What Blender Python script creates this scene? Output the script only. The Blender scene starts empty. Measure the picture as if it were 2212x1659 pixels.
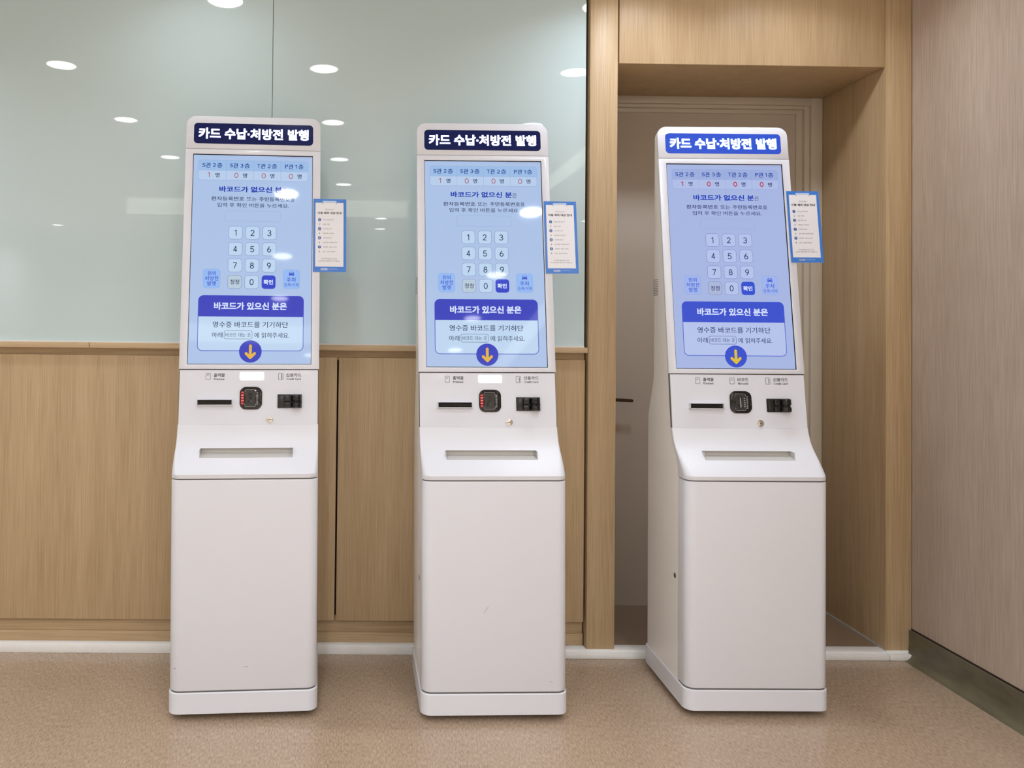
import bpy, bmesh, math, random
from mathutils import Matrix, Vector, Euler

S = bpy.context.scene
COL = S.collection
random.seed(4)

# ------------------------------------------------------------------ camera
IW, IH = 2212.0, 1659.0
F, CX, CY = 1698.75, 812.73, 675.13
CAM = Vector((0.0, -2.853, 1.19))
RM = ((0.99987614, -0.01091192, -0.01134206),      # rows: image right / image down / view, in (x, -z, y)
      (0.01107914, 0.99982928, 0.01478734),
      (0.01117877, -0.01491117, 0.99982633))
def _w(r): return Vector((r[0], r[2], -r[1]))
xr, dn, fw = _w(RM[0]), _w(RM[1]), _w(RM[2])
cm = Matrix((xr, -dn, -fw)).transposed().to_4x4()
cm.translation = CAM
cd = bpy.data.cameras.new('camera'); cam = bpy.data.objects.new('camera', cd); COL.objects.link(cam)
cam.matrix_world = cm
cd.sensor_fit = 'HORIZONTAL'; cd.sensor_width = 36.0; cd.lens = F / IW * 36.0
cd.shift_x = (IW / 2 - CX) / IW
cd.shift_y = (CY - IH / 2) / IW
cd.clip_start = 0.05; cd.clip_end = 60
S.camera = cam

# ------------------------------------------------------------------ world, exposure
wd = bpy.data.worlds.new('world'); S.world = wd; wd.use_nodes = True
wd.node_tree.nodes['Background'].inputs[0].default_value = (1.0, 0.97, 0.93, 1)
wd.node_tree.nodes['Background'].inputs[1].default_value = 0.05
S.view_settings.view_transform = 'Standard'; S.view_settings.look = 'None'
S.view_settings.exposure = 0.0; S.view_settings.gamma = 1.0
S.view_settings.use_curve_mapping = False

CEIL = 2.52
GRID_X = (-1.60, -0.24, 1.07, 2.75)
GRID_Y = (-1.21, -2.30, -3.46, -4.60, -5.75, -6.97, -8.05)
NEAR = ((-2.15, -0.36), (-0.60, -0.36), (0.95, -0.36), (1.52, -0.36))
P_NEARS = (6.8, 0.8, 3.3, 2.2)
P_ROW = dict(zip(GRID_Y, (2.4, 5.0, 11.0, 21.0, 34.0, 40.0, 40.0)))
LIGHT_COL = (0.93, 1.0, 1.11)
def lamp(x, y, p):
    l = bpy.data.lights.new('downlight_lamp', 'AREA'); l.shape = 'DISK'; l.size = 0.13
    l.energy = p; l.color = LIGHT_COL; l.spread = math.radians(140)
    o = bpy.data.objects.new('downlight_lamp', l); COL.objects.link(o); o.location = (x, y, CEIL - 0.012)
LIGHTS = [(x, y, P_ROW[y]) for x in GRID_X for y in GRID_Y if not (x > 2 and y > -3.5) and not (-1 < x < 0 and y < -5)]
LIGHTS += [(0.16, GRID_Y[5], 6.0), (0.16, GRID_Y[6], 6.0)] + [(x, y, p) for (x, y), p in zip(NEAR, P_NEARS)]
LIGHTS += [(-4.3, y, P_ROW[y]) for y in GRID_Y[::2]]
for a in LIGHTS: lamp(*a)

# ------------------------------------------------------------------ materials
def lin(c):
    c = c / 255.0
    return c / 12.92 if c <= 0.04045 else ((c + 0.055) / 1.055) ** 2.4
def rgb(r, g, b): return (lin(r), lin(g), lin(b), 1.0)
def principled(name):
    m = bpy.data.materials.new(name); m.use_nodes = True
    return m, m.node_tree, m.node_tree.nodes['Principled BSDF']
def mat(name, c, rough=0.4, metal=0.0, emit=None, es=1.0, spec=0.5, bump=0.0, bscale=200.0, vary=0.03, coat=0.0):
    m, nt, b = principled(name)
    n = nt.nodes.new('ShaderNodeTexNoise'); n.inputs['Scale'].default_value = bscale; n.inputs['Detail'].default_value = 3
    tc = nt.nodes.new('ShaderNodeTexCoord'); nt.links.new(tc.outputs['Object'], n.inputs['Vector'])
    mx = nt.nodes.new('ShaderNodeMix'); mx.data_type = 'RGBA'; mx.blend_type = 'MULTIPLY'
    mx.inputs[0].default_value = vary; mx.inputs[6].default_value = c
    nt.links.new(n.outputs['Color'], mx.inputs[7]); nt.links.new(mx.outputs[2], b.inputs['Base Color'])
    b.inputs['Roughness'].default_value = rough; b.inputs['Metallic'].default_value = metal
    b.inputs['Specular IOR Level'].default_value = spec
    b.inputs['Coat Weight'].default_value = coat; b.inputs['Coat Roughness'].default_value = 0.04
    if emit:
        b.inputs['Emission Color'].default_value = emit; b.inputs['Emission Strength'].default_value = es
    if bump:
        bp = nt.nodes.new('ShaderNodeBump'); bp.inputs['Strength'].default_value = bump; bp.inputs['Distance'].default_value = 0.002
        nt.links.new(n.outputs['Fac'], bp.inputs['Height']); nt.links.new(bp.outputs['Normal'], b.inputs['Normal'])
        if coat: nt.links.new(bp.outputs['Normal'], b.inputs['Coat Normal'])
    return m
def streaky(name, c0, c1, sc, sc2, rough=0.45, spec=0.4, lo=0.3, hi=0.7, bump=0.05, big=0.35):
    m, nt, b = principled(name)
    tc = nt.nodes.new('ShaderNodeTexCoord')
    def nz(s, scale, det):
        mp = nt.nodes.new('ShaderNodeMapping'); mp.inputs['Scale'].default_value = s
        n = nt.nodes.new('ShaderNodeTexNoise'); n.inputs['Scale'].default_value = scale; n.inputs['Detail'].default_value = det
        nt.links.new(tc.outputs['Object'], mp.inputs[0]); nt.links.new(mp.outputs[0], n.inputs['Vector']); return n
    a = nz(sc, 1.0, 5); g = nz(sc2, 1.0, 3)
    mx = nt.nodes.new('ShaderNodeMix'); mx.data_type = 'FLOAT'; mx.inputs[0].default_value = big
    nt.links.new(a.outputs['Fac'], mx.inputs[2]); nt.links.new(g.outputs['Fac'], mx.inputs[3])
    r = nt.nodes.new('ShaderNodeValToRGB'); r.color_ramp.elements[0].position = lo; r.color_ramp.elements[1].position = hi
    r.color_ramp.elements[0].color = c0; r.color_ramp.elements[1].color = c1
    nt.links.new(mx.outputs[0], r.inputs[0]); nt.links.new(r.outputs[0], b.inputs['Base Color'])
    b.inputs['Roughness'].default_value = rough; b.inputs['Specular IOR Level'].default_value = spec
    bp = nt.nodes.new('ShaderNodeBump'); bp.inputs['Strength'].default_value = bump; bp.inputs['Distance'].default_value = 0.001
    nt.links.new(a.outputs['Fac'], bp.inputs['Height']); nt.links.new(bp.outputs['Normal'], b.inputs['Normal'])
    return m
M = {}
W0, W1 = rgb(172, 145, 109), rgb(203, 178, 142)
M['wood'] = streaky('oak_veneer_upright', W0, W1, (260, 260, 5), (22, 22, 0.8), bump=0.04)
M['wood_h'] = streaky('oak_veneer_lengthwise', W0, W1, (5, 260, 260), (0.8, 22, 22), bump=0.04)
M['wood_edge'] = streaky('oak_edging_lengthwise', rgb(188, 162, 126), rgb(220, 194, 160), (5, 260, 260), (0.8, 22, 22), bump=0.04)  # same oak, with the stronger light on the ledge put into the colour
M['floor'] = streaky('vinyl_floor', rgb(148, 125, 102), rgb(190, 169, 147), (240, 55, 20), (3, 1.5, 1), rough=0.24, spec=0.45, lo=0.32, hi=0.68, bump=0.12, big=0.25)
M['paper'] = streaky('striped_wallpaper', rgb(176, 158, 142), rgb(204, 188, 172), (160, 160, 7), (14, 14, 0.8), rough=0.6, spec=0.25, bump=0.12)
M['skirt'] = streaky('dark_vinyl_skirting', rgb(90, 84, 68), rgb(116, 110, 88), (12, 12, 30), (3, 3, 3), rough=0.35)
M['glass'] = mat('back_painted_glass', rgb(200, 220, 224), 0.015, spec=0.6, vary=0.01, bscale=2)
M['dark'] = mat('shadow_gap_lining', rgb(48, 30, 16), 0.8)
M['ceil'] = mat('ceiling_paint', rgb(242, 243, 240), 0.8, vary=0.02)
M['farwall'] = mat('pale_wall_paint', rgb(222, 220, 214), 0.7)
M['doorpaint'] = mat('beige_door_paint', rgb(205, 194, 180), 0.4, vary=0.03)
M['frame'] = mat('cream_steel_frame', rgb(204, 194, 178), 0.35)
M['strip'] = mat('white_painted_strip', rgb(244, 243, 240), 0.45, bump=0.15, bscale=40, vary=0.12)
M['caulk'] = mat('grey_caulk', rgb(170, 165, 158), 0.6)
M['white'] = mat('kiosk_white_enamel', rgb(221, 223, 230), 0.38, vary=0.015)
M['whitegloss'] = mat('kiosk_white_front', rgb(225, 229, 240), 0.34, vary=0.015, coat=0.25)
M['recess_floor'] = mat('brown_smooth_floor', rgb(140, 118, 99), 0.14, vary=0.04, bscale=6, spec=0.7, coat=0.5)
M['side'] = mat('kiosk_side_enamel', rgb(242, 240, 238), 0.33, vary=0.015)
M['seam'] = mat('seam_shadow', rgb(100, 94, 92), 0.6)
M['cavity'] = mat('tray_liner', rgb(196, 194, 190), 0.5)
M['black'] = mat('black_plastic', rgb(22, 22, 24), 0.22)
M['blackgloss'] = mat('black_glossy_plastic', rgb(12, 12, 16), 0.06)
M['mouth'] = mat('black_slot_mouth', rgb(6, 6, 8), 0.6)
M['chrome'] = mat('chrome', rgb(205, 203, 200), 0.18, metal=1.0)
M['keyhole'] = mat('keyhole', rgb(50, 46, 44), 0.5)
M['bronze'] = mat('bronze_handle', rgb(92, 78, 62), 0.3, metal=0.8)
M['greyline'] = mat('printed_grey_line', rgb(150, 150, 152), 0.4)
M['darkgrey'] = mat('circuit_board', rgb(44, 44, 44), 0.4)
M['ink'] = mat('black_ink', rgb(38, 36, 40), 0.5)
M['led'] = mat('red_led', rgb(80, 5, 8), 0.3, emit=rgb(255, 90, 90), es=2.2)
M['ledglow'] = mat('red_led_housing', rgb(60, 4, 8), 0.3, emit=rgb(130, 8, 20), es=0.6)
M['scratch'] = mat('scuff_mark', rgb(150, 145, 146), 0.6)
M['labellit'] = mat('lit_label', rgb(240, 245, 250), 0.4, emit=rgb(250, 255, 255), es=1.1)
M['labelink'] = mat('lit_label_print', rgb(60, 70, 70), 0.4, emit=rgb(176, 196, 198), es=1.0)
M['diffuser'] = mat('downlight_diffuser', rgb(250, 250, 250), 0.4, emit=(1, 0.99, 0.97, 1), es=14)
M['lighttrim'] = mat('downlight_trim', rgb(235, 235, 232), 0.4)
M['cove'] = mat('lit_ceiling_slot', rgb(240, 240, 235), 0.5, emit=rgb(245, 245, 225), es=2.2)
M['blue'] = mat('laminated_blue_print', rgb(60, 128, 222), 0.12, bump=0.3, bscale=260, coat=0.3)
M['sheet'] = mat('laminated_white_print', rgb(236, 238, 246), 0.14, bump=0.25, bscale=260, coat=0.3)
M['sheetblue'] = mat('blue_print', rgb(50, 92, 170), 0.3)
M['sheetink'] = mat('grey_print', rgb(92, 92, 96), 0.3)
M['sheetdark'] = mat('dark_print', rgb(40, 42, 52), 0.3)
M['clipblue'] = mat('pale_blue_print', rgb(190, 212, 240), 0.3)
def disp(name, r, g, b, s=1.0):
    e = tuple(max(0.0, k - 0.020) for k in rgb(r, g, b)[:3]) + (1.0,)
    M[name] = mat(name, (0.004, 0.004, 0.005, 1), 0.04, emit=e, es=s, spec=0.5, vary=0.0)
for sfx, k in (('', 1.0), ('_violet', 0.0)):
    v = sfx != ''
    P = (lambda a, b: b if v else a)
    disp('display_background' + sfx, *P((172, 195, 231), (168, 184, 227)))
    disp('display_header_cell' + sfx, *P((157, 190, 231), (158, 176, 224)))
    disp('display_pale' + sfx, *P((184, 206, 236), (176, 191, 232)))
    disp('display_panel' + sfx, *P((188, 213, 240), (182, 196, 236)))
    disp('display_grey_key' + sfx, *P((183, 203, 219), (172, 184, 218)))
    disp('display_line' + sfx, *P((110, 130, 176), (112, 122, 182)))
    disp('display_faint_line' + sfx, *P((140, 166, 212), (146, 162, 216)))
    disp('display_navy' + sfx, *P((30, 50, 110), (40, 56, 130)))
    disp('display_royal' + sfx, *P((42, 66, 175), (46, 72, 185)))
    disp('display_button_blue' + sfx, *P((52, 72, 200), (58, 86, 210)))
    disp('display_soft_key' + sfx, *P((148, 186, 243), (160, 182, 238)))
    disp('display_box_blue' + sfx, *P((56, 68, 188), (64, 86, 205)))
    disp('display_white_text' + sfx, *P((214, 226, 252), (212, 222, 252)))
    disp('display_table_blue' + sfx, *P((40, 72, 150), (48, 70, 160)))
    disp('display_ink' + sfx, *P((44, 56, 92), (50, 60, 112)))
    disp('display_red' + sfx, *P((166, 78, 92), (190, 70, 84)))
    disp('display_yellow' + sfx, *P((226, 178, 76), (222, 190, 66)))
M['sign_navy'] = mat('sign_navy', rgb(2, 10, 46), 0.12, emit=rgb(0, 22, 96), es=0.4, spec=0.35)
M['sign_halo'] = mat('sign_navy_halo', rgb(10, 24, 90), 0.12, emit=rgb(34, 62, 150), es=0.7, spec=0.35)
M['sign_blue'] = mat('sign_bright_blue', rgb(24, 44, 110), 0.12, emit=rgb(48, 86, 214), es=0.72)
M['sign_halo_b'] = mat('sign_blue_halo', rgb(70, 120, 230), 0.12, emit=rgb(120, 170, 255), es=0.85)
M['sign_text'] = mat('sign_lit_letters', rgb(255, 255, 255), 0.3, emit=(1, 1, 1, 1), es=1.3)

# ------------------------------------------------------------------ mesh helpers
_font_obj = None
_glyphs = {}
def glyph_mesh(body, off):
    """triangulated outline of a line of text, as ([(x, y)], [faces]) in its own units"""
    global _font_obj
    key = (body, off)
    if key in _glyphs: return _glyphs[key]
    if _font_obj is None:
        cu = bpy.data.curves.new('lettering', 'FONT'); _font_obj = bpy.data.objects.new('lettering', cu); COL.objects.link(_font_obj)
    cu = _font_obj.data; cu.body = body; cu.resolution_u = 3
    bpy.context.view_layer.update()
    me = bpy.data.meshes.new_from_object(_font_obj.evaluated_get(bpy.context.evaluated_depsgraph_get()))
    v0, f0 = [(v.co.x, v.co.y) for v in me.vertices], [tuple(p.vertices) for p in me.polygons]
    if off <= 0: sh = ((0, 0),)
    elif off < 0.03: sh = ((-off, -off / 2), (off, off / 2))
    else: sh = [(a * off, b * off) for a in (-1, 0, 1) for b in (-1, 0, 1)]
    v, f = [], []
    for a, b in sh:                                # heavier strokes: the same outline laid side by side
        o = len(v); v += [(x + a, y + b) for x, y in v0]; f += [tuple(o + k for k in q) for q in f0]
    r = (v, f)
    bpy.data.meshes.remove(me); _glyphs[key] = r
    return r

def rrect(x0, y0, x1, y1, r, n=6):
    """rounded rectangle, counter-clockwise seen with y up"""
    pts = []
    for cx, cy, a in ((x1 - r, y1 - r, 0), (x0 + r, y1 - r, 90), (x0 + r, y0 + r, 180), (x1 - r, y0 + r, 270)):
        for k in range(n + 1):
            t = math.radians(a + 90 * k / n); pts.append((cx + r * math.cos(t), cy + r * math.sin(t)))
    return pts
def disc(cx, cy, r, n=40): return [(cx + r * math.cos(2 * math.pi * k / n), cy + r * math.sin(2 * math.pi * k / n)) for k in range(n)]
def capsule(ax, ay, bx, by, w, n=8):
    a = math.atan2(by - ay, bx - ax); pts = []
    for k in range(n + 1):
        t = a - math.pi / 2 + math.pi * k / n; pts.append((bx + w / 2 * math.cos(t), by + w / 2 * math.sin(t)))
    for k in range(n + 1):
        t = a + math.pi / 2 + math.pi * k / n; pts.append((ax + w / 2 * math.cos(t), ay + w / 2 * math.sin(t)))
    return pts

def _arc(cx, cy, rx, ry, a0, a1, n=14): return [(cx + rx * math.cos(math.radians(a0 + (a1 - a0) * k / n)), cy + ry * math.sin(math.radians(a0 + (a1 - a0) * k / n))) for k in range(n + 1)]
SIX = [_arc(.31, .31, .25, .26, 0, 360, 24), [(.06, .33), (.075, .46), (.13, .62), (.25, .80), (.37, .95)]]
DIGITS = {'0': [_arc(.31, .5, .25, .45, 0, 360, 28)], '1': [[(.40, .05), (.40, .95), (.36, .93), (.16, .79)]],
          '2': [_arc(.31, .70, .24, .25, 165, -38, 16) + [(.07, .05), (.57, .05)]], '3': [_arc(.30, .735, .22, .215, 150, -90, 14), _arc(.30, .285, .255, .235, 90, -155, 16)],
          '4': [[(.43, .05), (.43, .95), (.05, .29), (.60, .29)]], '5': [[(.53, .95), (.15, .95), (.11, .52)] + _arc(.30, .32, .25, .27, 128, -148, 16)],
          '6': SIX, '7': [[(.06, .95), (.56, .95), (.22, .05)]], '8': [_arc(.31, .735, .20, .215, 0, 360, 22), _arc(.31, .285, .25, .235, 0, 360, 24)],
          '9': [[(.62 - x, 1 - y) for x, y in p] for p in SIX]}

class MB:
    """collects shapes into one mesh; T maps a working frame to the object's own frame"""
    def __init__(s, T=None): s.v, s.f, s.m, s.mats, s.T = [], [], [], [], T or (lambda x, y, z: (x, y, z))
    def mi(s, m):
        if m not in s.mats: s.mats.append(m)
        return s.mats.index(m)
    def add(s, vs, fs, m):
        o = len(s.v); s.v += [s.T(*v) for v in vs]; i = s.mi(m)
        for f in fs: s.f.append(tuple(o + k for k in f)); s.m.append(i)
        return s
    def box(s, x0, x1, y0, y1, z0, z1, m):
        vs = [(x, y, z) for z in (z0, z1) for y in (y0, y1) for x in (x0, x1)]
        return s.add(vs, [(0, 2, 3, 1), (4, 5, 7, 6), (0, 1, 5, 4), (2, 6, 7, 3), (0, 4, 6, 2), (1, 3, 7, 5)], m)
    def flat(s, pts, off, m):                      # pts in (x, y-down) of a face frame, off = height above it
        return s.add([(x, y, off) for x, y in pts], [tuple(range(len(pts)))[::-1]], m)
    def slab(s, pts, o0, o1, m):
        n = len(pts); vs = [(x, y, o0) for x, y in pts] + [(x, y, o1) for x, y in pts]
        return s.add(vs, [tuple(range(n)), tuple(range(2 * n - 1, n - 1, -1))] + [(k, n + k, n + (k + 1) % n, (k + 1) % n) for k in range(n)], m)
    def ring(s, outer, inner, o0, o1, m):          # plate with a hole, same point count
        n = len(outer); vs = [(x, y, o) for P in (outer, inner) for o in (o0, o1) for x, y in P]
        fs = []
        for k in range(n):
            j = (k + 1) % n
            fs += [(n + k, 3 * n + k, 3 * n + j, n + j), (k, j, 2 * n + j, 2 * n + k), (k, n + k, n + j, j), (2 * n + k, 2 * n + j, 3 * n + j, 3 * n + k)]
        return s.add(vs, fs, m)
    def text(s, body, x0, y0, x1, y1, off, m, bold=0.0):   # fills the given box, y down
        vs, fs = glyph_mesh(body, bold)
        ax, bx = min(v[0] for v in vs), max(v[0] for v in vs); ay, by = min(v[1] for v in vs), max(v[1] for v in vs)
        return s.add([(x0 + (v[0] - ax) / (bx - ax) * (x1 - x0), y1 - (v[1] - ay) / (by - ay) * (y1 - y0), off) for v in vs], fs, m)
    def digit(s, ch, x0, y0, x1, y1, off, m, wt=0.11):       # sans-serif numeral from round-ended strokes, y down
        w = wt * (y1 - y0); P = DIGITS[ch]; xs = [p[0] for q in P for p in q]; ax, bx = (min(xs), max(xs)) if ch != '1' else (.10, .46)
        q = lambda p: (x0 + w / 2 + (p[0] - ax) / (bx - ax) * (x1 - x0 - w), y1 - w / 2 - (p[1] - .05) / .90 * (y1 - y0 - w))
        for pl in P:
            for a, b in zip(pl, pl[1:]): s.flat(capsule(*q(a), *q(b), w, 4), off, m)
        return s
    def rings(s, R, m, n=6):                        # R: list of (z, half width, y front, y back, r front, r back)
        vs, fs = [], []
        for z, hw, yf, yb, rf, rb in R:
            for cx, cy, a, r in ((hw - rf, yf + rf, 270, rf), (hw - rb, yb - rb, 0, rb), (-hw + rb, yb - rb, 90, rb), (-hw + rf, yf + rf, 180, rf)):
                for k in range(n + 1):
                    t = math.radians(a + 90 * k / n); vs.append((cx + r * math.cos(t), cy + r * math.sin(t), z))
        N = 4 * (n + 1)
        for i in range(len(R) - 1):
            for k in range(N):
                j = (k + 1) % N; fs.append((i * N + k, i * N + j, (i + 1) * N + j, (i + 1) * N + k))
        fs.append(tuple(range(N))[::-1]); fs.append(tuple((len(R) - 1) * N + k for k in range(N)))
        return s.add(vs, fs, m)
    def cyl(s, c, r, h, axis, m, n=24, r2=None):
        r2 = r if r2 is None else r2; vs = []
        for q, rr in ((0, r), (h, r2)):
            for k in range(n):
                a = 2 * math.pi * k / n; u, w = rr * math.cos(a), rr * math.sin(a)
                p = {'x': (q, u, w), 'y': (w, q, u), 'z': (u, w, q)}[axis]; vs.append((c[0] + p[0], c[1] + p[1], c[2] + p[2]))
        return s.add(vs, [tuple(range(n))[::-1], tuple(range(n, 2 * n))] + [(k, (k + 1) % n, n + (k + 1) % n, n + k) for k in range(n)], m)
    def mesh(s, name, bevel=0.0, smooth=35, fix=True):
        me = bpy.data.meshes.new(name); me.from_pydata(s.v, [], s.f)
        for k in s.mats: me.materials.append(M[k])
        me.polygons.foreach_set('material_index', s.m); me.update()
        if fix or bevel:
            b = bmesh.new(); b.from_mesh(me)
            if fix: bmesh.ops.recalc_face_normals(b, faces=b.faces)
            if bevel:
                E = [e for e in b.edges if len(e.link_faces) == 2 and e.calc_face_angle() > math.radians(40)]
                R = bmesh.ops.bevel(b, geom=E, offset=bevel, segments=2, profile=0.5, affect='EDGES', clamp_overlap=True)
                for f in b.faces: f.smooth = False
                for f in R['faces']: f.smooth = True
            b.to_mesh(me); b.free()
        if not bevel: me.polygons.foreach_set('use_smooth', [True] * len(me.polygons))
        me.set_sharp_from_angle(angle=math.radians(smooth))
        return me

def link(name, me, parent=None, **props):
    o = bpy.data.objects.new(name, me); COL.objects.link(o)
    if parent: o.parent = parent
    for k, v in props.items(): o[k] = v
    return o
def struct(name, mb, bevel=0.0):
    return link(name, mb.mesh(name, bevel), kind='structure')
def empty(name, mw, **props):
    o = bpy.data.objects.new(name, None); COL.objects.link(o); o.empty_display_size = 0.05; o.matrix_world = mw
    for k, v in props.items(): o[k] = v
    return o

# ------------------------------------------------------------------ the setting
XL, XR, YB, XE = -5.0, 1.988, -9.6, 5.6
PX0, PX1, PX2, PX3 = 0.8016, 0.9021, 1.891, 1.985    # post edges
HB = 2.1543                                           # underside of the header
REC = 0.406
LEDGE_T, LEDGE_B, DOOR_T, DOOR_B, STEP = 1.1134, 1.094, 1.068, 0.119, 0.0285
struct('floor', MB().box(XL, XE, YB, 0.08, -0.05, 0.0, 'floor'))
struct('ceiling', MB().box(XL, XE, YB, 0.6, CEIL, CEIL + 0.05, 'ceil'))
struct('wall_back', MB().box(XL, PX0 + 0.01, 0.035, 0.1, 0, CEIL, 'dark'))
struct('wall_right', MB().box(XR, XR + 0.1, -3.3, 0.6, 0, CEIL, 'paper'))
struct('wall_right_far', MB().box(XR + 0.1, XE, -3.3, -3.2, 0, CEIL, 'farwall'))
struct('wall_left', MB().box(XL - 0.1, XL, YB, 0.1, 0, CEIL, 'farwall'))
struct('wall_front', MB().box(XL, XE, YB - 0.1, YB, 0, CEIL, 'farwall'))
struct('wall_east', MB().box(XE, XE + 0.1, YB, -3.2, 0, CEIL, 'farwall'))
# dark vinyl skirting along the right wall, with its coved foot and shadow groove
sk = MB(lambda x, y, z: (x, y, z))
prof = [(XR, 0.0), (XR - 0.045, 0.0), (XR - 0.034, 0.003), (XR - 0.022, 0.012), (XR - 0.015, 0.025), (XR - 0.012, 0.045), (XR - 0.012, 0.102), (XR, 0.102)]
n = len(prof); sk.add([(x, y, z) for y in (-3.3, 0.0) for x, z in prof], [tuple(range(n)), tuple(range(2 * n - 1, n - 1, -1))] + [(k, n + k, n + (k + 1) % n, (k + 1) % n) for k in range(n)], 'skirt')
sk.box(XR - 0.003, XR, -3.3, 0.0, 0.102, 0.107, 'dark')
struct('baseboard_right', sk)
# ledge, finger groove, toe kick, white floor strip
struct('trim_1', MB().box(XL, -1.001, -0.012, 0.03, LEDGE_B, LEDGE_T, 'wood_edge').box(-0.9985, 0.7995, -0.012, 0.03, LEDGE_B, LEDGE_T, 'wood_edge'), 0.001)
struct('trim_2', MB().box(XL, 0.796, 0.022, 0.034, DOOR_T - 0.01, LEDGE_B + 0.001, 'wood_h'))
struct('trim_3', MB().box(XL, 0.79, -0.001, 0.006, LEDGE_T, LEDGE_T + 0.005, 'strip'))
struct('baseboard_back', MB().box(XL, PX0 - 0.004, 0.03, 0.036, STEP, DOOR_B + 0.01, 'wood_h').box(XL, PX0 - 0.004, 0.022, 0.032, STEP, 0.07, 'wood_h'), 0.0008)
struct('trim_4', MB().box(XL, 0.70, -0.004, 0.035, 0.0, 0.034, 'strip'), 0.002)
struct('trim_5', MB().box(0.70, 1.891, -0.03, 0.02, 0.0, 0.020, 'strip').box(0.70, PX2, -0.016, 0.03, 0.0, STEP, 'strip').box(PX2 + 0.002, PX3 + 0.008, -0.03, 0.02, 0.0, 0.021, 'strip').box(PX2 + 0.002, PX3, -0.01, 0.03, 0.0, STEP, 'strip'), 0.003)
# posts, header and the recess
struct('trim_6', MB().box(PX0, PX1, -0.012, REC, STEP, CEIL, 'wood'), 0.001)
struct('trim_7', MB().box(PX2, PX3, -0.006, REC, STEP, CEIL, 'wood'), 0.001)
struct('trim_8', MB().box(PX1 + 0.009, PX2 - 0.001, 0.0, REC + 0.02, HB, CEIL, 'wood'), 0.0008)
struct('trim_9', MB().box(PX1, PX1 + 0.009, 0.02, REC, HB - 0.001, CEIL, 'dark'))
struct('floor_recess', MB().box(PX1, PX2, 0.01, REC + 0.1, -0.05, STEP - 0.001, 'recess_floor'))
struct('trim_10', MB().box(PX2 - 0.005, PX2, 0.012, REC, STEP - 0.001, STEP + 0.005, 'caulk'))
# door in the recess, seen behind the right kiosk
fx, fz = PX2, HB
fr = MB()
for d, y0, y1 in ((0.047, REC - 0.010, REC + 0.04), (0.067, REC + 0.006, REC + 0.04), (0.092, REC + 0.024, REC + 0.04)):
    fr.box(fx - d, fx, y0, y1, STEP, fz, 'frame'); fr.box(PX1, fx - d, y0, y1, fz - d * 0.65, fz, 'frame')
struct('trim_11', fr, 0.002)
door = struct('door_1', MB().box(PX1, fx - 0.0885, REC + 0.032, REC + 0.08, STEP - 0.002, fz - 0.056, 'doorpaint'), 0.001)
hd = MB()
hd.add([], [], 'bronze')
hb = [(0.975, 0.893), (1.095, 0.884)]
for k in range(1): hd.slab(capsule(hb[0][0], hb[0][1], hb[1][0], hb[1][1], 0.017), REC - 0.030, REC - 0.016, 'bronze')
h = MB(lambda x, z, y: (x, y, z)); h.slab(capsule(0.962, 0.8925, 1.092, 0.8865, 0.013), REC - 0.032, REC - 0.020, 'bronze')
h.slab(disc(0.966, 0.8925, 0.011, 20), REC - 0.022, REC + 0.032, 'bronze'); h.slab(disc(0.966, 0.8925, 0.026, 28), REC + 0.024, REC + 0.033, 'bronze')
link('door_handle', h.mesh('door_handle', 0.0015), door)

# ------------------------------------------------------------------ glass and wood panels on the wall
def panel_thing(name, label, cat, group, x0, x1, y0, y1, z0, z1, m, bv):
    o = link(name, MB().box(x0, x1, y0, y1, z0, z1, m).mesh(name, bv), label=label, category=cat, group=group)
    return o
GL = 'pale green glass panels above the ledge'
panel_thing('glass_panel', 'large pale green glossy glass panel at the far left above the wooden ledge', 'glass panel', GL, XL + 0.01, -0.3565, 0.006, 0.02, LEDGE_T + 0.005, CEIL, 'glass', 0)
panel_thing('glass_panel', 'pale green glossy glass panel next to the wooden door surround, behind the middle kiosk', 'glass panel', GL, -0.3545, 0.791, 0.006, 0.02, LEDGE_T + 0.005, CEIL, 'glass', 0)
WD = 'oak panels under the ledge'
for x0, x1, lb in ((-4.98, -2.55, 'oak veneer wall panel outside the left edge of the view'),
                   (-2.546, -0.104 - 0.004, 'wide oak veneer panel behind and left of the left kiosk'),
                   (-0.1015, 0.794, 'oak veneer panel between the left kiosk and the wooden door surround')):
    if lb.endswith('view'): continue
    panel_thing('wood_panel', lb, 'panel', WD, x0, x1, 0.004, 0.024, DOOR_B, DOOR_T, 'wood', 0.0008)

# ------------------------------------------------------------------ downlights
k = 0
ORD = ('first', 'second', 'third', 'fourth', 'fifth', 'sixth', 'seventh', 'eighth')
def downlight(x, y):
    if y > -1: lb = 'round ceiling downlight close to the glass wall, %s from the left' % ORD[sorted(a for a, b in NEAR).index(x)]
    else:
        cols = sorted({a[0] for a in LIGHTS if a[1] == y}); lb = 'round ceiling downlight, %s row out from the glass wall, %s from the left' % (ORD[GRID_Y.index(y) + 1], ORD[cols.index(x)])
    o = empty('downlight', Matrix.Translation((x, y, CEIL - 0.006)), label=lb, category='ceiling light', group='ceiling downlights reflected in the glass')
    for nm in ('trim_ring', 'diffuser'):
        link(nm, DL[nm], o)
pts_o, pts_i = disc(0, 0, 0.086, 40), disc(0, 0, 0.073, 40)
DL = {'trim_ring': MB().ring(pts_o, pts_i, 0.0, 0.006, 'lighttrim').mesh('trim_ring'),
      'diffuser': MB().slab(pts_i, 0.0025, 0.006, 'diffuser').mesh('diffuser')}
for x, y, p in LIGHTS: downlight(x, y)
# bulkhead and light slot of the ceiling behind the camera, seen only as reflections
struct('trim_12', MB().box(-2.6, 0.42, -5.70, -5.60, CEIL - 0.16, CEIL, 'cove'))  # bulkhead given a glow that stands in for its lit face
struct('trim_13', MB().box(1.60, 1.76, -7.6, -2.2, CEIL - 0.004, CEIL, 'cove'))

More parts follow.
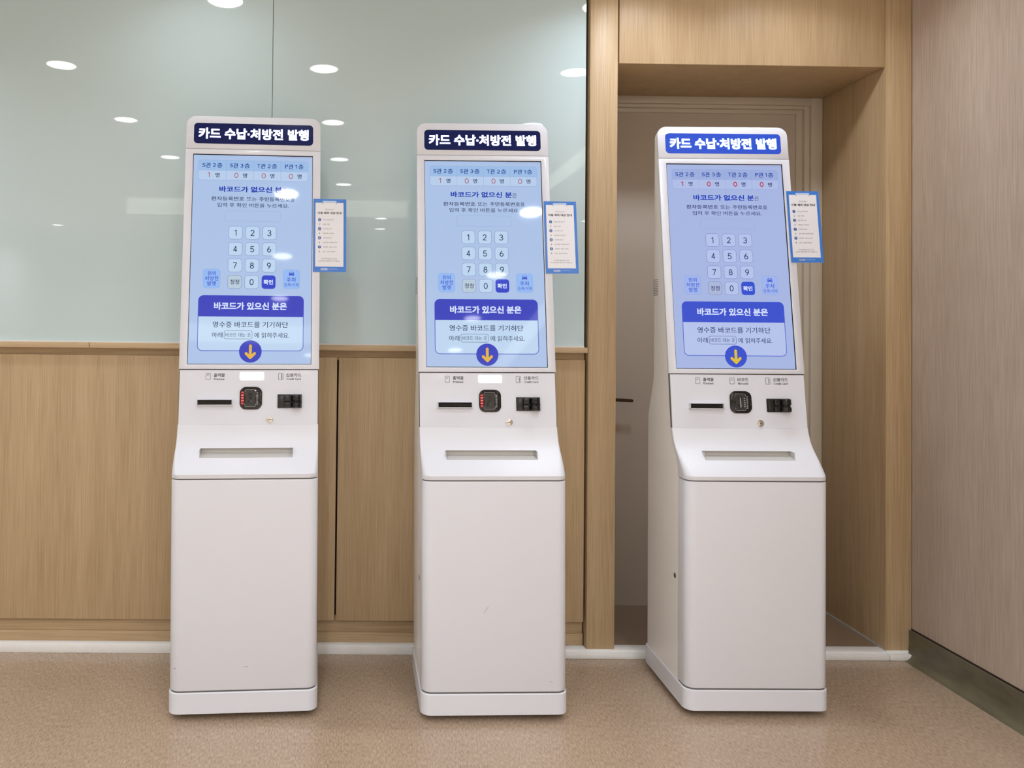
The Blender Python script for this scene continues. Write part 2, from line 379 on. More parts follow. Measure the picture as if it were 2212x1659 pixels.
# ------------------------------------------------------------------ kiosks
HW = 0.22
Z4, Y4, Z5, Y5 = 0.8683, 0.1217, 1.0392, 0.1450
TAN = (Y5 - Y4) / (Z5 - Z4); TH = math.atan(TAN); CO, SI = math.cos(TH), math.sin(TH)
def L(z): return Y4 + (z - Z4) * TAN
def plate(x, s, off):                       # face frame of the leaning front: x, distance up, height above the face
    return (x, Y4 + s * SI - off * CO, Z4 + s * CO + off * SI)
S_SCR_T, S_PAN_T = 0.8836, 0.1725
def T_scr(x, y, off): return plate(x / 1000 - 0.196, S_SCR_T - y / 1000, off / 1000)
def T_pan(x, y, off): return plate(x / 1000 - 0.2195, S_PAN_T - y / 1000, off / 1000)
KD, KU = 0.3617, 0.3086

def boolean_cut(mb_mesh, box):
    a = bpy.data.objects.new('cut_a', mb_mesh); b = bpy.data.objects.new('cut_b', box)
    COL.objects.link(a); COL.objects.link(b)
    md = a.modifiers.new('cut', 'BOOLEAN'); md.operation = 'DIFFERENCE'; md.object = b; md.solver = 'EXACT'
    bpy.context.view_layer.update()
    me = bpy.data.meshes.new_from_object(a.evaluated_get(bpy.context.evaluated_depsgraph_get()))
    me.name = mb_mesh.name
    bpy.data.objects.remove(a); bpy.data.objects.remove(b)
    me.polygons.foreach_set('use_smooth', [True] * len(me.polygons)); me.set_sharp_from_angle(angle=math.radians(30))
    return me

TRAY = [(0.7225, 0.002, 0.072, 0.030), (0.7240, 0.0, 0.072, 0.032), (0.7350, 0.0, 0.072, 0.032), (0.7375, 0.0025, 0.072, 0.031),
        (0.745, 0.0105, 0.072, 0.028), (0.755, 0.023, 0.074, 0.022), (0.765, 0.0355, 0.078, 0.018), (0.776, 0.0490, 0.084, 0.014), (0.788, 0.0645, 0.092, 0.010), (0.800, 0.0795, 0.102, 0.008),
        (0.812, 0.0920, 0.112, 0.006), (0.824, 0.1015, 0.119, 0.005), (0.836, 0.1085, 0.125, 0.004), (0.848, 0.1138, 0.130, 0.0035), (0.858, 0.1180, 0.134, 0.003), (0.8675, 0.1214, 0.1375, 0.003)]
def make_meshes():
    D = {}
    ru = []
    def add_body(z, yf, dx=0.0):
        t = min(max((z - 0.86) / 0.18, 0), 1); t = t * t * (3 - 2 * t); ru.append((z, HW - 0.0008 - dx, yf, KD + (KU - KD) * t, 0.0015, 0.026))
    add_body(0.084, 0.071); add_body(0.40, 0.071); add_body(0.7215, 0.071)
    for z, yf, yb, r in TRAY: add_body(z, yb - 0.0005)
    for z in (0.88, 0.90, 0.92, 0.94, 0.96, 0.98, 1.0, 1.02, 1.04, 1.10, 1.3, 1.6, 1.8, 1.835): add_body(z, L(z) + 0.0115 / CO)
    for a in range(1, 9):
        t = math.radians(a * 10.8); z = 1.835 + 0.036 * math.sin(t); add_body(z, L(z) + 0.0115 / CO, 0.036 * (1 - math.cos(t)))
    D['body'] = boolean_cut(MB().rings(ru, 'side').mesh('body'), MB().box(-0.1425, 0.1425, 0.03, 0.15, 0.7745, 0.8015, 'side').mesh('c'))
    D['tray_cover'] = boolean_cut(MB().rings([(z, HW, yf, yb, r, 0.001) for z, yf, yb, r in TRAY], 'white').mesh('tray_cover'),
                                  MB().box(-0.142, 0.142, 0.02, 0.15, 0.7765, 0.8008, 'white').mesh('c'))
    t = MB()   # liner of the tray: rising floor, back, sides
    pf = [(0.0495, 0.7766), (0.0900, 0.7850), (0.0925, 0.8008), (0.0945, 0.8008), (0.0920, 0.7835), (0.0495, 0.7752)]
    n = len(pf); t.add([(x, y, z) for x in (-0.1421, 0.1421) for y, z in pf], [tuple(range(n)), tuple(range(2 * n - 1, n - 1, -1))] + [(k, (k + 1) % n, n + (k + 1) % n, n + k) for k in range(n)], 'cavity')
    for s in (-1, 1): t.box(min(s * 0.1421, s * 0.1413), max(s * 0.1421, s * 0.1413), 0.058, 0.092, 0.7768, 0.8005, 'cavity')
    D['tray_recess'] = t.mesh('tray_recess')
    D['front_door'] = MB().rings([(0.0890, HW - 0.0025, 0.0025, 0.070, 0.029, 0.001), (0.0905, HW - 0.0005, 0.0006, 0.070, 0.031, 0.001), (0.0925, HW, 0.0, 0.070, 0.031, 0.001),
                            (0.7150, HW, 0.0, 0.070, 0.031, 0.001), (0.7172, HW - 0.0006, 0.0007, 0.070, 0.031, 0.001), (0.7190, HW - 0.003, 0.003, 0.070, 0.029, 0.001)], 'white').mesh('front_door')
    D['seam_line'] = MB().rings([(0.0800, HW - 0.003, 0.004, 0.068, 0.028, 0.001), (0.7230, HW - 0.003, 0.004, 0.068, 0.028, 0.001)], 'seam').mesh('inner_frame')
    D['plinth'] = MB().rings([(0.020, HW, 0.002, KD, 0.030, 0.02), (0.022, HW + 0.003, -0.001, KD + 0.003, 0.032, 0.022), (0.0820, HW + 0.003, -0.001, KD + 0.003, 0.032, 0.022), (0.0845, HW + 0.0005, 0.0015, KD + 0.0005, 0.030, 0.022)], 'white').mesh('plinth')
    c = MB(); c.cyl((-0.008, 0, 0.0115), 0.0112, 0.016, 'x', 'black', 20); c.box(-0.011, 0.011, -0.006, 0.010, 0.016, 0.030, 'black')
    D['caster'] = c.mesh('caster')
    # screen bezel and header
    W2 = 0.2215
    s0, s1, s2 = S_PAN_T + 0.0022, 0.9013, 1.0150
    a, b, c_, d = -0.1965, 0.1965, S_SCR_T - 0.6938, S_SCR_T + 0.0005
    D['screen_bezel'] = MB(plate).ring([(-W2, s0), (W2, s0), (W2, s1), (-W2, s1)], [(a, c_), (b, c_), (b, d), (a, d)], -0.0115, 0.0, 'whitegloss').mesh('screen_bezel', 0.0012)
    r = 0.032; top = [(W2, s1 + 0.0012)]
    for k in range(11): t_ = math.radians(9 * k); top.append((W2 - r + r * math.cos(t_), s2 - r + r * math.sin(t_)))
    for k in range(11): t_ = math.radians(90 + 9 * k); top.append((-W2 + r + r * math.cos(t_), s2 - r + r * math.sin(t_)))
    top.append((-W2, s1 + 0.0012))
    D['header_panel'] = MB(plate).slab(top, -0.0115, 0.0, 'whitegloss').mesh('header_panel', 0.0022)
    D['bezel_gap'] = MB(plate).slab([(-0.2185, s1 - 0.002), (0.2185, s1 - 0.002), (0.2185, s1 + 0.003), (-0.2185, s1 + 0.003)], -0.010, -0.0022, 'greyline').mesh('bezel_gap')
    cp = MB(T_pan).slab([(1.6, 1.2), (437.4, 1.2), (437.4, 173.1), (1.6, 173.1)], -11.0, -0.4, 'whitegloss')
    cp.slab([(-0.4, -1.6), (439.4, -1.6), (439.4, 172.0), (-0.4, 172.0)], -11.4, -4.0, 'seam')
    D['control_panel'] = cp.mesh('control_panel')
    D['side_strip'] = None
    # printout slot
    p = MB(T_pan)
    x0, x1, y0, y1 = 58.0, 169.0, 94.5, 112.8
    p.slab([(x0, y1 - 2.0), (x1, y1 - 2.0), (x1, y1), (x0, y1)], -1, 10, 'white'); p.slab([(x0, y0), (x0 + 2.0, y0), (x0 + 2.0, y1), (x0, y1)], -1, 10, 'white')
    p.slab([(x1 - 2.0, y0), (x1, y0), (x1, y1), (x1 - 2.0, y1)], -1, 10, 'white'); p.slab([(x0, y0), (x1, y0), (x1, y0 + 0.9), (x0, y0 + 0.9)], -1, 10, 'white')
    D['printout_slot'] = p.mesh('printout_slot')
    q = MB(T_pan).flat([(x0 + 2, y0 + 0.9), (x1 - 2, y0 + 0.9), (x1 - 2, y1 - 2), (x0 + 2, y1 - 2)], 0.4, 'mouth')
    q.slab([(x0 + 6, y0 + 6.0), (x1 - 6, y0 + 6.0), (x1 - 6, y0 + 7.4), (x0 + 6, y0 + 7.4)], 0.4, 4.0, 'black').slab([(x0 + 6, y0 + 9.6), (x1 - 6, y0 + 9.6), (x1 - 6, y0 + 11), (x0 + 6, y0 + 11)], 0.4, 4.0, 'black')
    D['slot_mouth'] = q.mesh('slot_mouth')
    # barcode reader
    D['barcode_reader'] = MB(T_pan).slab(rrect(190.8, 54.2, 261.4, 125.6, 20, 8), -1, 3.0, 'blackgloss').mesh('barcode_reader', 0.0012)
    g = MB(T_pan).flat(rrect(209, 66, 240, 113.5, 2, 3), 3.2, 'darkgrey').flat(rrect(217, 74, 231, 84, 1.5, 3), 3.4, 'black').flat(disc(224, 90, 3.5, 16), 3.4, 'blackgloss').flat(disc(228, 100, 1.2, 10), 3.5, 'greyline').flat(rrect(216, 96, 222, 106, 1, 2), 3.4, 'black')
    for (ax, ay, bx, by) in ((210, 63.5, 239, 63.5), (207.6, 66, 207.6, 71), (241.6, 66, 241.6, 71), (210, 116, 239, 116), (207.6, 108, 207.6, 113.5), (241.6, 108, 241.6, 113.5), (207.8, 66, 210, 63.5), (241.4, 66, 239, 63.5), (207.8, 113.5, 210, 116), (241.4, 113.5, 239, 116)):
        g.flat(capsule(ax, ay, bx, by, 1.3, 3), 3.5, 'greyline')
    for k in range(9): g.flat(rrect(243.5, 71 + 4.6 * k, 249, 73.4 + 4.6 * k, 0.4, 2), 3.5, 'greyline')
    for k in range(4): g.flat(disc(256.5, 62 + 18 * k, 0.8, 8), 3.5, 'greyline')
    D['reader_window'] = g.mesh('reader_window', fix=True)
    g = MB(T_pan).flat(rrect(194.5, 68, 204.5, 112, 3, 4), 3.3, 'ledglow')
    for k in range(5):
        for dx in (-1.9, 1.9): g.flat(disc(199.6 + dx, 72 + 8.6 * k, 1.9 if 0 < k < 4 else 1.3, 12), 3.6, 'led')
    D['led_strip'] = g.mesh('led_strip')
    g = MB(T_pan).flat(rrect(222.5, 76, 226.5, 107, 1, 3), 3.6, 'greyline')
    for k in range(5): g.flat(rrect(235, 76 + 6.6 * k, 240.5, 79.4 + 6.6 * k, 0.8, 2), 3.6, 'greyline')
    D['led_strip_off'] = g.mesh('led_strip')
    # card reader
    g = MB(T_pan).slab(rrect(310, 78, 387, 121.5, 1.5, 3), -1, 2.0, 'black')
    g.slab(rrect(312.5, 82, 331, 117, 2.5, 4), 2, 7, 'black').slab(rrect(332, 80.5, 350, 99.5, 2.5, 4), 2, 11, 'black').slab(rrect(332, 104, 350, 119.5, 2.5, 4), 2, 9, 'black')
    g.slab(rrect(318, 99, 383, 105.5, 1, 3), 2, 3.2, 'mouth')
    D['card_reader'] = g.mesh('card_reader', 0.0006)
    g = MB(T_pan)
    for y0_, y1_ in ((80, 98.5), (106, 120)):
        pr = [(352, 2), (384, 2), (385.5, 8), (383, 15), (377, 19), (369, 20), (360, 17), (354, 9)]
        n = len(pr); g.add([(x, y, o) for y in (y0_, y1_) for x, o in pr], [tuple(range(n)), tuple(range(2 * n - 1, n - 1, -1))] + [(k, (k + 1) % n, n + (k + 1) % n, n + k) for k in range(n)], 'blackgloss')
    pr = [(356, 2), (381, 2), (377, 13), (369, 16), (360, 12)]; n = 5
    g.add([(x, y, o) for y in (98, 106.5) for x, o in pr], [tuple(range(n)), tuple(range(2 * n - 1, n - 1, -1))] + [(k, (k + 1) % n, n + (k + 1) % n, n + k) for k in range(n)], 'mouth')
    D['card_guide'] = g.mesh('card_guide', 0.0012)
    g = MB(T_pan).slab(disc(286, 157.5, 11.2, 32), -1, 1.6, 'chrome').slab(disc(286, 157.5, 7.6, 28), 1.4, 3.4, 'chrome')
    D['key_lock'] = g.mesh('key_lock', 0.0005)
    D['keyhole'] = MB(T_pan).flat(capsule(283.2, 158.4, 288.8, 156.6, 1.8, 4), 3.6, 'keyhole').mesh('keyhole')
    # printed symbols and captions
    def icon(g, x0, y0, x1, y1, kind, ink='ink', fill='whitegloss', off=0.0):
        g.flat(rrect(x0, y0, x1, y1, 2.4, 4), off - 0.15, ink); g.flat(rrect(x0 + 1.1, y0 + 1.1, x1 - 1.1, y1 - 1.1, 1.6, 4), off + 0.05, fill)
        if kind == 'print':
            g.flat(rrect(x0 + 3.5, y0 + 4.6, x1 - 4, y0 + 5.7, 0.3, 2), off + 0.2, ink); g.flat(rrect(x0 + 3.5, y0 + 7.8, x0 + 8.5, y0 + 8.9, 0.3, 2), off + 0.2, ink)
        if kind == 'card': g.flat(rrect(x1 - 5.6, y0 + 3.4, x1 - 3.6, y1 - 2.6, 0.3, 2), off + 0.2, ink)
        if kind == 'code':
            for a, b_ in ((4, 7), (9.2, 12)):
                g.flat(rrect(x0 + a - 1.0, y0 + 5.2, x0 + b_ - 1.0, y0 + 8.8, 0.3, 2), off + 0.2, ink); g.flat(rrect(x0 + a - 0.2, y0 + 6.1, x0 + b_ - 1.8, y0 + 7.8, 0.2, 2), off + 0.35, fill)
    def caption(key, kind, ix, tx0, tx1, ty, ko, en, ex0, ex1, ink='ink', fill='whitegloss', extra=0.0):
        g = MB(T_pan); icon(g, ix, 10.7, ix + 15.4, 31.6, kind, ink, fill, extra)
        g.text(ko, tx0, ty, tx1, ty + 11.2, extra + 0.2, ink, 0.012); g.text(en, ex0, ty + 14.8, ex1, ty + 21.2, extra + 0.2, ink, 0.012)
        D[key] = g.mesh(key, fix=False)
    caption('cap_print', 'print', 82.8, 108, 142.6, 11.4, '출력물', 'Printout', 108.8, 142.0)
    caption('cap_card', 'card', 311.4, 336.3, 384.8, 11.0, '신용카드', 'Credit Card', 338, 382.8)
    caption('cap_code', 'code', 194.9, 220.6, 256.0, 11.4, '바코드', 'Barcode', 222.2, 254.6)
    caption('cap_code_lit', 'code', 194.9, 220.6, 256.0, 11.4, '바코드', 'Barcode', 222.2, 254.6, 'labelink', 'labellit', 0.5)
    D['label_light'] = MB(T_pan).slab(rrect(189.8, 7.4, 266.4, 33.0, 5, 5), -0.6, 0.2, 'labellit').mesh('label_light')
    # vents and lock on the left side
    g = MB()
    for k in range(10): g.box(-HW - 0.0002, -HW + 0.002, 0.250, 0.293, 1.298 + 0.0058 * k, 1.3003 + 0.0058 * k, 'scratch')
    D['vent'] = g.mesh('vent')
    g = MB().cyl((-HW - 0.0012, 0.092, 0.404), 0.0088, 0.003, 'x', 'chrome', 24).cyl((-HW - 0.0016, 0.092, 0.404), 0.0058, 0.003, 'x', 'keyhole', 20)
    D['side_lock'] = g.mesh('side_lock')
    return D

def display_meshes(v):
    """everything the touch screen shows, as one mesh per item"""
    D = {}
    c = lambda n: 'display_' + n + v
    def item(name, key, fn):
        g = MB(T_scr); fn(g); D[key] = (name, g.mesh(name, fix=False))
    off = -3.6
    def framed(g, x0, y0, x1, y1, r, line, fill, w=1.1, o=off):
        g.flat(rrect(x0, y0, x1, y1, r), o + 0.1, line); g.flat(rrect(x0 + w, y0 + w, x1 - w, y1 - w, r - w), o + 0.2, fill)
    def q(g):
        g.flat(rrect(17.5, 18.2, 377, 87.0, 10), off + 0.1, c('faint_line')); g.flat(rrect(18.4, 19.1, 376.1, 86.1, 9.2), off + 0.2, c('pale'))
        hd_ = rrect(18.4, 19.1, 376.1, 74, 9.2); g.flat([p for p in hd_ if p[1] < 45] and [(376.1, 54), (18.4, 54)] + [(18.4, 28.3)] + [(27.6 - 9.2 * math.cos(math.radians(9 * k)), 28.3 - 9.2 * math.sin(math.radians(9 * k))) for k in range(11)] + [(366.9 + 9.2 * math.sin(math.radians(9 * k)), 28.3 - 9.2 * math.cos(math.radians(9 * k))) for k in range(11)], off + 0.3, c('header_cell'))
        g.flat([(18.4, 53.7), (376.1, 53.7), (376.1, 54.4), (18.4, 54.4)][::1], off + 0.4, c('faint_line'))
        for x in (107.8, 197.2, 287.0): g.flat([(x - 0.4, 19), (x + 0.4, 19), (x + 0.4, 86.5), (x - 0.4, 86.5)], off + 0.45, c('faint_line'))
        for i, (t, num) in enumerate((('S관 2층', '1'), ('S관 3층', '0'), ('T관 2층', '0'), ('P관 1층', '0'))):
            x = 89.6 * i
            dx = 2.2 if i == 3 else 0
            g.text(t[0], 29.6 + x + dx, 29.6, 39.8 + x + dx, 42.8, off + 0.5, c('table_blue'), 0.014); g.text('관', 40.6 + x + dx, 28, 57.6 + x + dx, 44.8, off + 0.5, c('table_blue'), 0.025)
            g.digit(t[3], 64.0 + x, 29.6, 74.0 + x - (2 if i == 3 else 0), 42.8, off + 0.5, c('table_blue'), 0.16); g.text('층', 77.2 + x - dx, 28, 95.2 + x - dx, 44.8, off + 0.5, c('table_blue'), 0.025)
            if num == '1': g.digit(num, 46.6, 60.9, 55.6, 78.0, off + 0.5, c('red'), 0.17 if v else 0.12)
            else: g.digit(num, 44.8 + x, 60.7, 58.2 + x, 78.4, off + 0.5, c('red'), 0.18 if v else 0.12)
            g.text('명', 72.9 + x, 62.2, 86.3 + x, 77.5, off + 0.5, c('ink'), 0.02)
    item('waiting_table', 'tab', q)
    item('version_text', 'ver', lambda g: g.text('Made: V.Sampler 20230923.01, Version: 1.4.1', 273.6, 4.0, 386, 6.6, off + 0.2, c('red'), 0.0))
    def q(g):
        g.text('바코드가 없으신 분', 86.6, 107.0, 291.2, 126.8, off + 0.2, c('royal'), 0.03); g.text('은', 292.8, 111.4, 307.6, 127.0, off + 0.2, c('ink'), 0.0)
    item('heading_text', 'h1', q)
    def q(g):
        g.text('환자등록번호', 61.4, 142.2, 168.5, 156.2, off + 0.2, c('ink'), 0.018); g.text('또는', 176.5, 142.4, 209.0, 156.0, off + 0.2, c('ink'), 0.004)
        g.text('주민등록번호', 217.0, 142.2, 318.2, 156.2, off + 0.2, c('ink'), 0.018); g.text('를', 319.2, 142.4, 333.2, 156.0, off + 0.2, c('ink'), 0.004)
        g.text('입력 후 확인 버튼을 누르세요.', 81.1, 163.6, 314.8, 177.6, off + 0.2, c('ink'), 0.008)
    item('instruction_text', 'l1', q)
    item('input_field', 'field', lambda g: framed(g, 106.4, 189.8, 287.1, 225.1, 6, c('faint_line'), c('background'), 0.8))
    for r in range(4):
        for k in range(3):
            x, y = 120.2 + 54.8 * k, 240.8 + 54.4 * r
            t = (('1', '2', '3'), ('4', '5', '6'), ('7', '8', '9'), ('정정', '0', '확인'))[r][k]
            def q(g):
                if t == '확인':
                    g.flat(rrect(x, y, x + 44.8, y + 44.6, 10), off + 0.1, c('button_blue')); g.text(t, x + 6.2, y + 14.4, x + 36.8, y + 30.4, off + 0.3, c('white_text'), 0.035); return
                framed(g, x, y, x + 45.2, y + 44.8, 10, c('line'), c('grey_key') if t == '정정' else c('panel'), 1.0)
                if t == '정정': g.text(t, x + 8.0, y + 14.6, x + 37.4, y + 30.6, off + 0.3, c('ink'), 0.015)
                else:
                    w = {'1': 8.6}.get(t, 13.0); g.digit(t, x + 22.4 - w / 2, y + 12.4, x + 22.4 + w / 2, y + 32.8, off + 0.3, c('ink'), 0.125)
            item('keypad_button', 'k%d%d' % (r, k), q)
    def q(g):
        framed(g, 41.6, 384.4, 96.6, 447.8, 10, c('faint_line'), c('soft_key'), 0.8)
        g.text('원외', 55.5, 392.0, 82.6, 405.8, off + 0.3, c('button_blue'), 0.01); g.text('처방전', 47.8, 408.5, 90.4, 423.0, off + 0.3, c('button_blue'), 0.01); g.text('발행', 55.3, 425.2, 82.8, 439.7, off + 0.3, c('button_blue'), 0.01)
    item('prescription_button', 'bl', q)
    def q(g):
        framed(g, 298.2, 384.2, 353.2, 448.0, 10, c('faint_line'), c('soft_key'), 0.8)
        b = c('button_blue')
        g.flat([(319.8, 392), (332.2, 392), (333.8, 397.2), (318.2, 397.2)], off + 0.3, b); g.flat([(321.4, 393.4), (330.6, 393.4), (331.5, 396.4), (320.5, 396.4)], off + 0.4, c('soft_key'))
        g.flat(rrect(317.6, 396.2, 334.4, 402.8, 1.8, 3), off + 0.35, b); g.flat(rrect(318.2, 401.6, 321.4, 405.2, 0.6, 2), off + 0.36, b); g.flat(rrect(330.6, 401.6, 333.8, 405.2, 0.6, 2), off + 0.36, b)
        g.flat(disc(320.6, 399.4, 1.2, 10), off + 0.5, c('soft_key')); g.flat(disc(331.4, 399.4, 1.2, 10), off + 0.5, c('soft_key'))
        g.text('주차', 310.3, 410.4, 341.2, 425.3, off + 0.3, b, 0.01); g.text('등록/삭제', 303.0, 428.4, 348.6, 440.2, off + 0.3, b, 0.0)
    item('parking_button', 'br', q)
    def q(g):
        framed(g, 28.6, 471.0, 366.6, 651.2, 17, c('box_blue'), c('panel'), 2.0)
        g.flat([(366.6, 540), (28.6, 540), (28.6, 488)] + [(45.6 - 17 * math.cos(math.radians(9 * k)), 488 - 17 * math.sin(math.radians(9 * k))) for k in range(11)] + [(349.6 + 17 * math.sin(math.radians(9 * k)), 488 - 17 * math.cos(math.radians(9 * k))) for k in range(11)], off + 0.3, c('box_blue'))
        g.text('바코드가 있으신 분은', 79.0, 493.0, 312.4, 518.2, off + 0.4, c('white_text'), 0.035)
        g.text('영수증 바코드를 기기하단', 76.5, 556.2, 316.8, 575.6, off + 0.4, c('ink'), 0.010)
        g.text('아래', 74.8, 591.0, 108.4, 608.0, off + 0.4, c('ink'), 0.008)
        g.flat(rrect(113.0, 585.2, 202.9, 612.6, 6.5), off + 0.4, c('ink')); g.flat(rrect(114.1, 586.3, 201.8, 611.5, 5.4), off + 0.5, c('panel')); g.text('바코드 대는 곳', 118.0, 592.6, 197.4, 605.8, off + 0.6, c('ink'), 0.004)
        g.text('에 읽혀주세요.', 209.6, 591.4, 321.2, 608.6, off + 0.4, c('ink'), 0.006)
    item('guide_box', 'box', q)
    def q(g):
        g.flat(disc(197.8, 652.4, 35.9, 56), off + 0.7, c('box_blue'))
        for k, a in enumerate(((197.8, 634.0, 197.8, 671), (184.2, 658.6, 197.8, 672.4), (211.4, 658.6, 197.8, 672.4))): g.flat(capsule(*a, 9.0), off + 0.85 + 0.05 * k, c('yellow'))
    item('arrow_symbol', 'arr', q)
    g = MB(T_scr).slab([(-0.4, -0.4), (392.4, -0.4), (392.4, 693.4), (-0.4, 693.4)], -9.5, off - 0.2, 'blackgloss'); g.flat([(0.9, 1.5), (390.9, 1.5), (390.9, 692.0), (0.9, 692.0)], off, c('background'))
    g.ring([(-0.45, -0.45), (392.45, -0.45), (392.45, 693.25), (-0.45, 693.25)], [(0.15, 0.15), (391.85, 0.15), (391.85, 692.85), (0.15, 692.85)], -9.5, -0.25, 'black')
    D['_screen'] = ('screen', g.mesh('screen', fix=False))
    return D
KM = make_meshes()
SCR = {'': display_meshes(''), '_violet': display_meshes('_violet')}
def sign_mesh(bright):
    g = MB(T_scr); base, halo = ('sign_blue', 'sign_halo_b') if bright else ('sign_navy', 'sign_halo')
    g.flat(rrect(-0.2, -107.0, 392.6, -36.3, 12.5, 8), 0.4, base)
    g.text('카드 수납·처방전 발행', 13.6, -91.8, 379.2, -51.4, 0.6, halo, 0.055)
    g2 = MB(T_scr).text('카드 수납·처방전 발행', 15.2, -90.6, 377.6, -52.6, 0.9, 'sign_text', 0.032)
    return g.mesh('light_sign', fix=False), g2.mesh('sign_lettering', fix=False)
SIGNS = {False: sign_mesh(False), True: sign_mesh(True)}

def kiosk_matrix(x, y, yaw, roll, pitch):
    return Matrix.Translation((x, y, 0.0)) @ Matrix.Rotation(yaw, 4, 'Z') @ Matrix.Rotation(roll, 4, 'Y') @ Matrix.Rotation(-pitch, 4, 'X')
def build_kiosk(mw, label, bright, lit, v, scuffs):
    r = empty('payment_kiosk', mw, label=label, category='kiosk', group='white self-service payment kiosks')
    P = lambda nm, key, parent=r, **kw: link(nm, KM[key] if isinstance(key, str) else key, parent, **kw)
    P('body', 'body'); P('plinth', 'plinth'); fd = P('front_door', 'front_door'); P('door_frame', 'seam_line')
    tc = P('tray_cover', 'tray_cover'); P('tray_recess', 'tray_recess', tc)
    for sx in (-0.18, 0.18):
        for sy in (0.05, 0.31): c = P('caster', 'caster'); c.location = (sx, sy, 0)
    P('screen_bezel', 'screen_bezel'); hp = P('header_panel', 'header_panel'); P('bezel_gap', 'bezel_gap', hp)
    sg = P('light_sign', SIGNS[bright][0], hp, label='bright blue backlit sign' if bright else 'navy backlit sign')
    P('sign_lettering', SIGNS[bright][1], hp)
    sc = P('touch_screen', SCR[v]['_screen'][1])
    for k, (nm, me) in SCR[v].items():
        if k != '_screen': link(nm, me, sc)
    cp = P('control_panel', 'control_panel')
    P('caption', 'cap_print', cp); P('caption', 'cap_card', cp)
    if lit:
        P('label_light', 'label_light', cp, label='glowing white barcode label'); P('caption', 'cap_code_lit', cp)
    else: P('caption', 'cap_code', cp)
    ps = P('printout_slot', 'printout_slot'); P('slot_mouth', 'slot_mouth', ps)
    br = P('barcode_reader', 'barcode_reader'); P('reader_window', 'reader_window', br); P('led_strip', 'led_strip' if lit else 'led_strip_off', br, **({'label': 'red lit led strip'} if lit else {}))
    cr = P('card_reader', 'card_reader'); P('card_guide', 'card_guide', cr)
    kl = P('key_lock', 'key_lock'); P('keyhole', 'keyhole', kl)
    P('vent', 'vent'); P('side_lock', 'side_lock')
    if scuffs:
        for a in scuffs: link('scuff_mark', MB(lambda x, z, y: (x, y, z)).slab(capsule(*a, 3), -0.0003, 0.001, 'scratch').mesh('scuff_mark'), fd)
    return r
K1 = kiosk_matrix(-0.3607, -0.4738, 0.0624, -0.0050, -0.0100)
K2 = kiosk_matrix(0.3957, -0.4809, 0.0150, -0.0061, 0.0068)
K3 = kiosk_matrix(1.2065, -0.4472, -0.0039, -0.0036, -0.0044)
build_kiosk(K1, 'white self-service kiosk with navy sign, leftmost of the three, before the glass panel seam', False, True, '', [(0.002, 0.158, 0.014, 0.160, 0.0012), (-0.205, 0.160, -0.199, 0.158, 0.0012)])
build_kiosk(K2, 'white self-service kiosk with navy sign, between the other two, left of the wooden post', False, True, '', [(-0.034, 0.326, -0.020, 0.344, 0.0011), (0.166, 0.120, 0.176, 0.118, 0.001)])
build_kiosk(K3, 'white self-service kiosk with bright blue sign, in front of the door recess', True, False, '_violet', [])

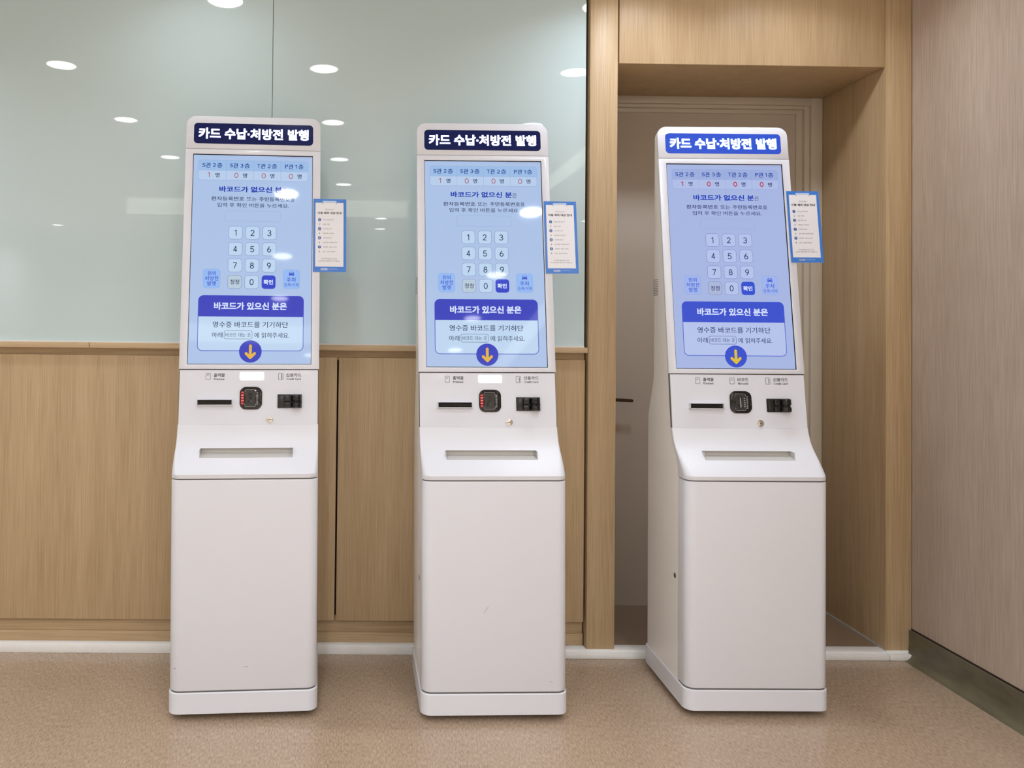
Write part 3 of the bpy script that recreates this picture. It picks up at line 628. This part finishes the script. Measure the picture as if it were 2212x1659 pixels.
# ------------------------------------------------------------------ notice sheets stuck to the right edge of each kiosk
def notice_meshes(Wd, Ht):
    kx, ky = Wd / 105.0, Ht / 230.0
    T = lambda x, y, o: ((x * kx - Wd / 2) / 1000, -o / 1000, (Ht - y * ky) / 1000)
    g = MB(T).slab([(0, 0), (105, 0), (105, 230), (0, 230)], 0, 0.5, 'blue')
    sh = g.mesh('sheet')
    g = MB(T).flat([(7, 12), (96.3, 12), (96.3, 213.8), (7, 213.8)], 0.65, 'sheet')
    field = g.mesh('printed_field', fix=False)
    g = MB(T).flat(rrect(29.8, 5.8, 73.7, 12.4, 1.2, 3), 0.68, 'clipblue'); g.flat(capsule(28.8, 13.6, 31.2, 15.4, 1.6, 3), 0.8, 'sheetink'); g.flat(capsule(74.6, 13.6, 72.4, 15.4, 1.6, 3), 0.8, 'sheetink')
    clip = g.mesh('printed_clip', fix=False)
    g = MB(T)
    g.text('무인수납기', 37.2, 31.0, 66.2, 35.8, 0.8, 'sheetink', 0.0); g.text('이용 제외 대상 안내', 13.7, 40.6, 89.6, 48.4, 0.8, 'sheetdark', 0.03)
    title = g.mesh('printed_title', fix=False); g = MB(T)
    rows = ('부분납 금액 대상자', '의료 지원', '5세 미만 소아', '의료급여 수급대상', '건강보험 대상자', '건강보험 자격변동 환자', '산업재해 · 교통사고 상해', '응급 · 입원 퇴원정산')
    ends = (65.4, 52, 59, 66, 59, 78, 74, 71)
    for k, t in enumerate(rows):
        y = 66.0 + 14.35 * k; odd = k % 2 == 0
        if odd: g.flat(disc(20.2, y, 5.0, 24), 0.72, 'sheetblue')
        g.digit(str(k + 1), 19.0 if k == 0 else 18.4, y - 2.7, 21.4 if k == 0 else 22.0, y + 2.7, 0.8, 'sheet' if odd else 'sheetink', 0.16)
        g.text(t, 30.6, y - 2.1, ends[k], y + 2.1, 0.8, 'sheetink', 0.0)
    lst = g.mesh('printed_list', fix=False); g = MB(T)
    g.text('위 대상에 해당되시는 분은', 26, 186.8, 75.6, 191.2, 0.8, 'sheetdark', 0.0); g.text('수납 창구를 이용해 주시기 바랍니다.', 16.6, 193.6, 85.9, 198.0, 0.8, 'sheetdark', 0.0)
    foot = g.mesh('printed_footer', fix=False); g = MB(T)
    g.text('DCMC', 25, 218.6, 47.2, 225.0, 0.75, 'sheet', 0.03); g.text('대구가톨릭대학교병원', 49.2, 219.2, 77.4, 222.4, 0.75, 'clipblue', 0.0)
    return sh, field, clip, title, lst, foot, g.mesh('printed_logo', fix=False)
NM = notice_meshes(108.5, 245.0)
TILT = Matrix.Rotation(-TH, 4, 'X')
for K, (x, yb), lab in ((K1, (449.5, 391.5), 'blue bordered paper notice taped beside the touch screen of the leftmost kiosk'),
                        (K2, (450.2, 384.5), 'blue bordered paper notice with glaring laminate, taped beside the middle kiosk screen'),
                        (K3, (453.6, 338.5), 'blue bordered paper notice on the kiosk in front of the door recess')):
    p = Vector(T_scr(x, yb, 1.2))
    r = empty('paper_notice', K @ Matrix.Translation(p) @ TILT, label=lab, category='notice', group='blue bordered notices on the kiosks')
    for nm, me in zip(('sheet', 'printed_field', 'printed_clip', 'printed_title', 'printed_list', 'printed_footer', 'printed_logo'), NM): link(nm, me, r)

bpy.data.objects.remove(_font_obj)
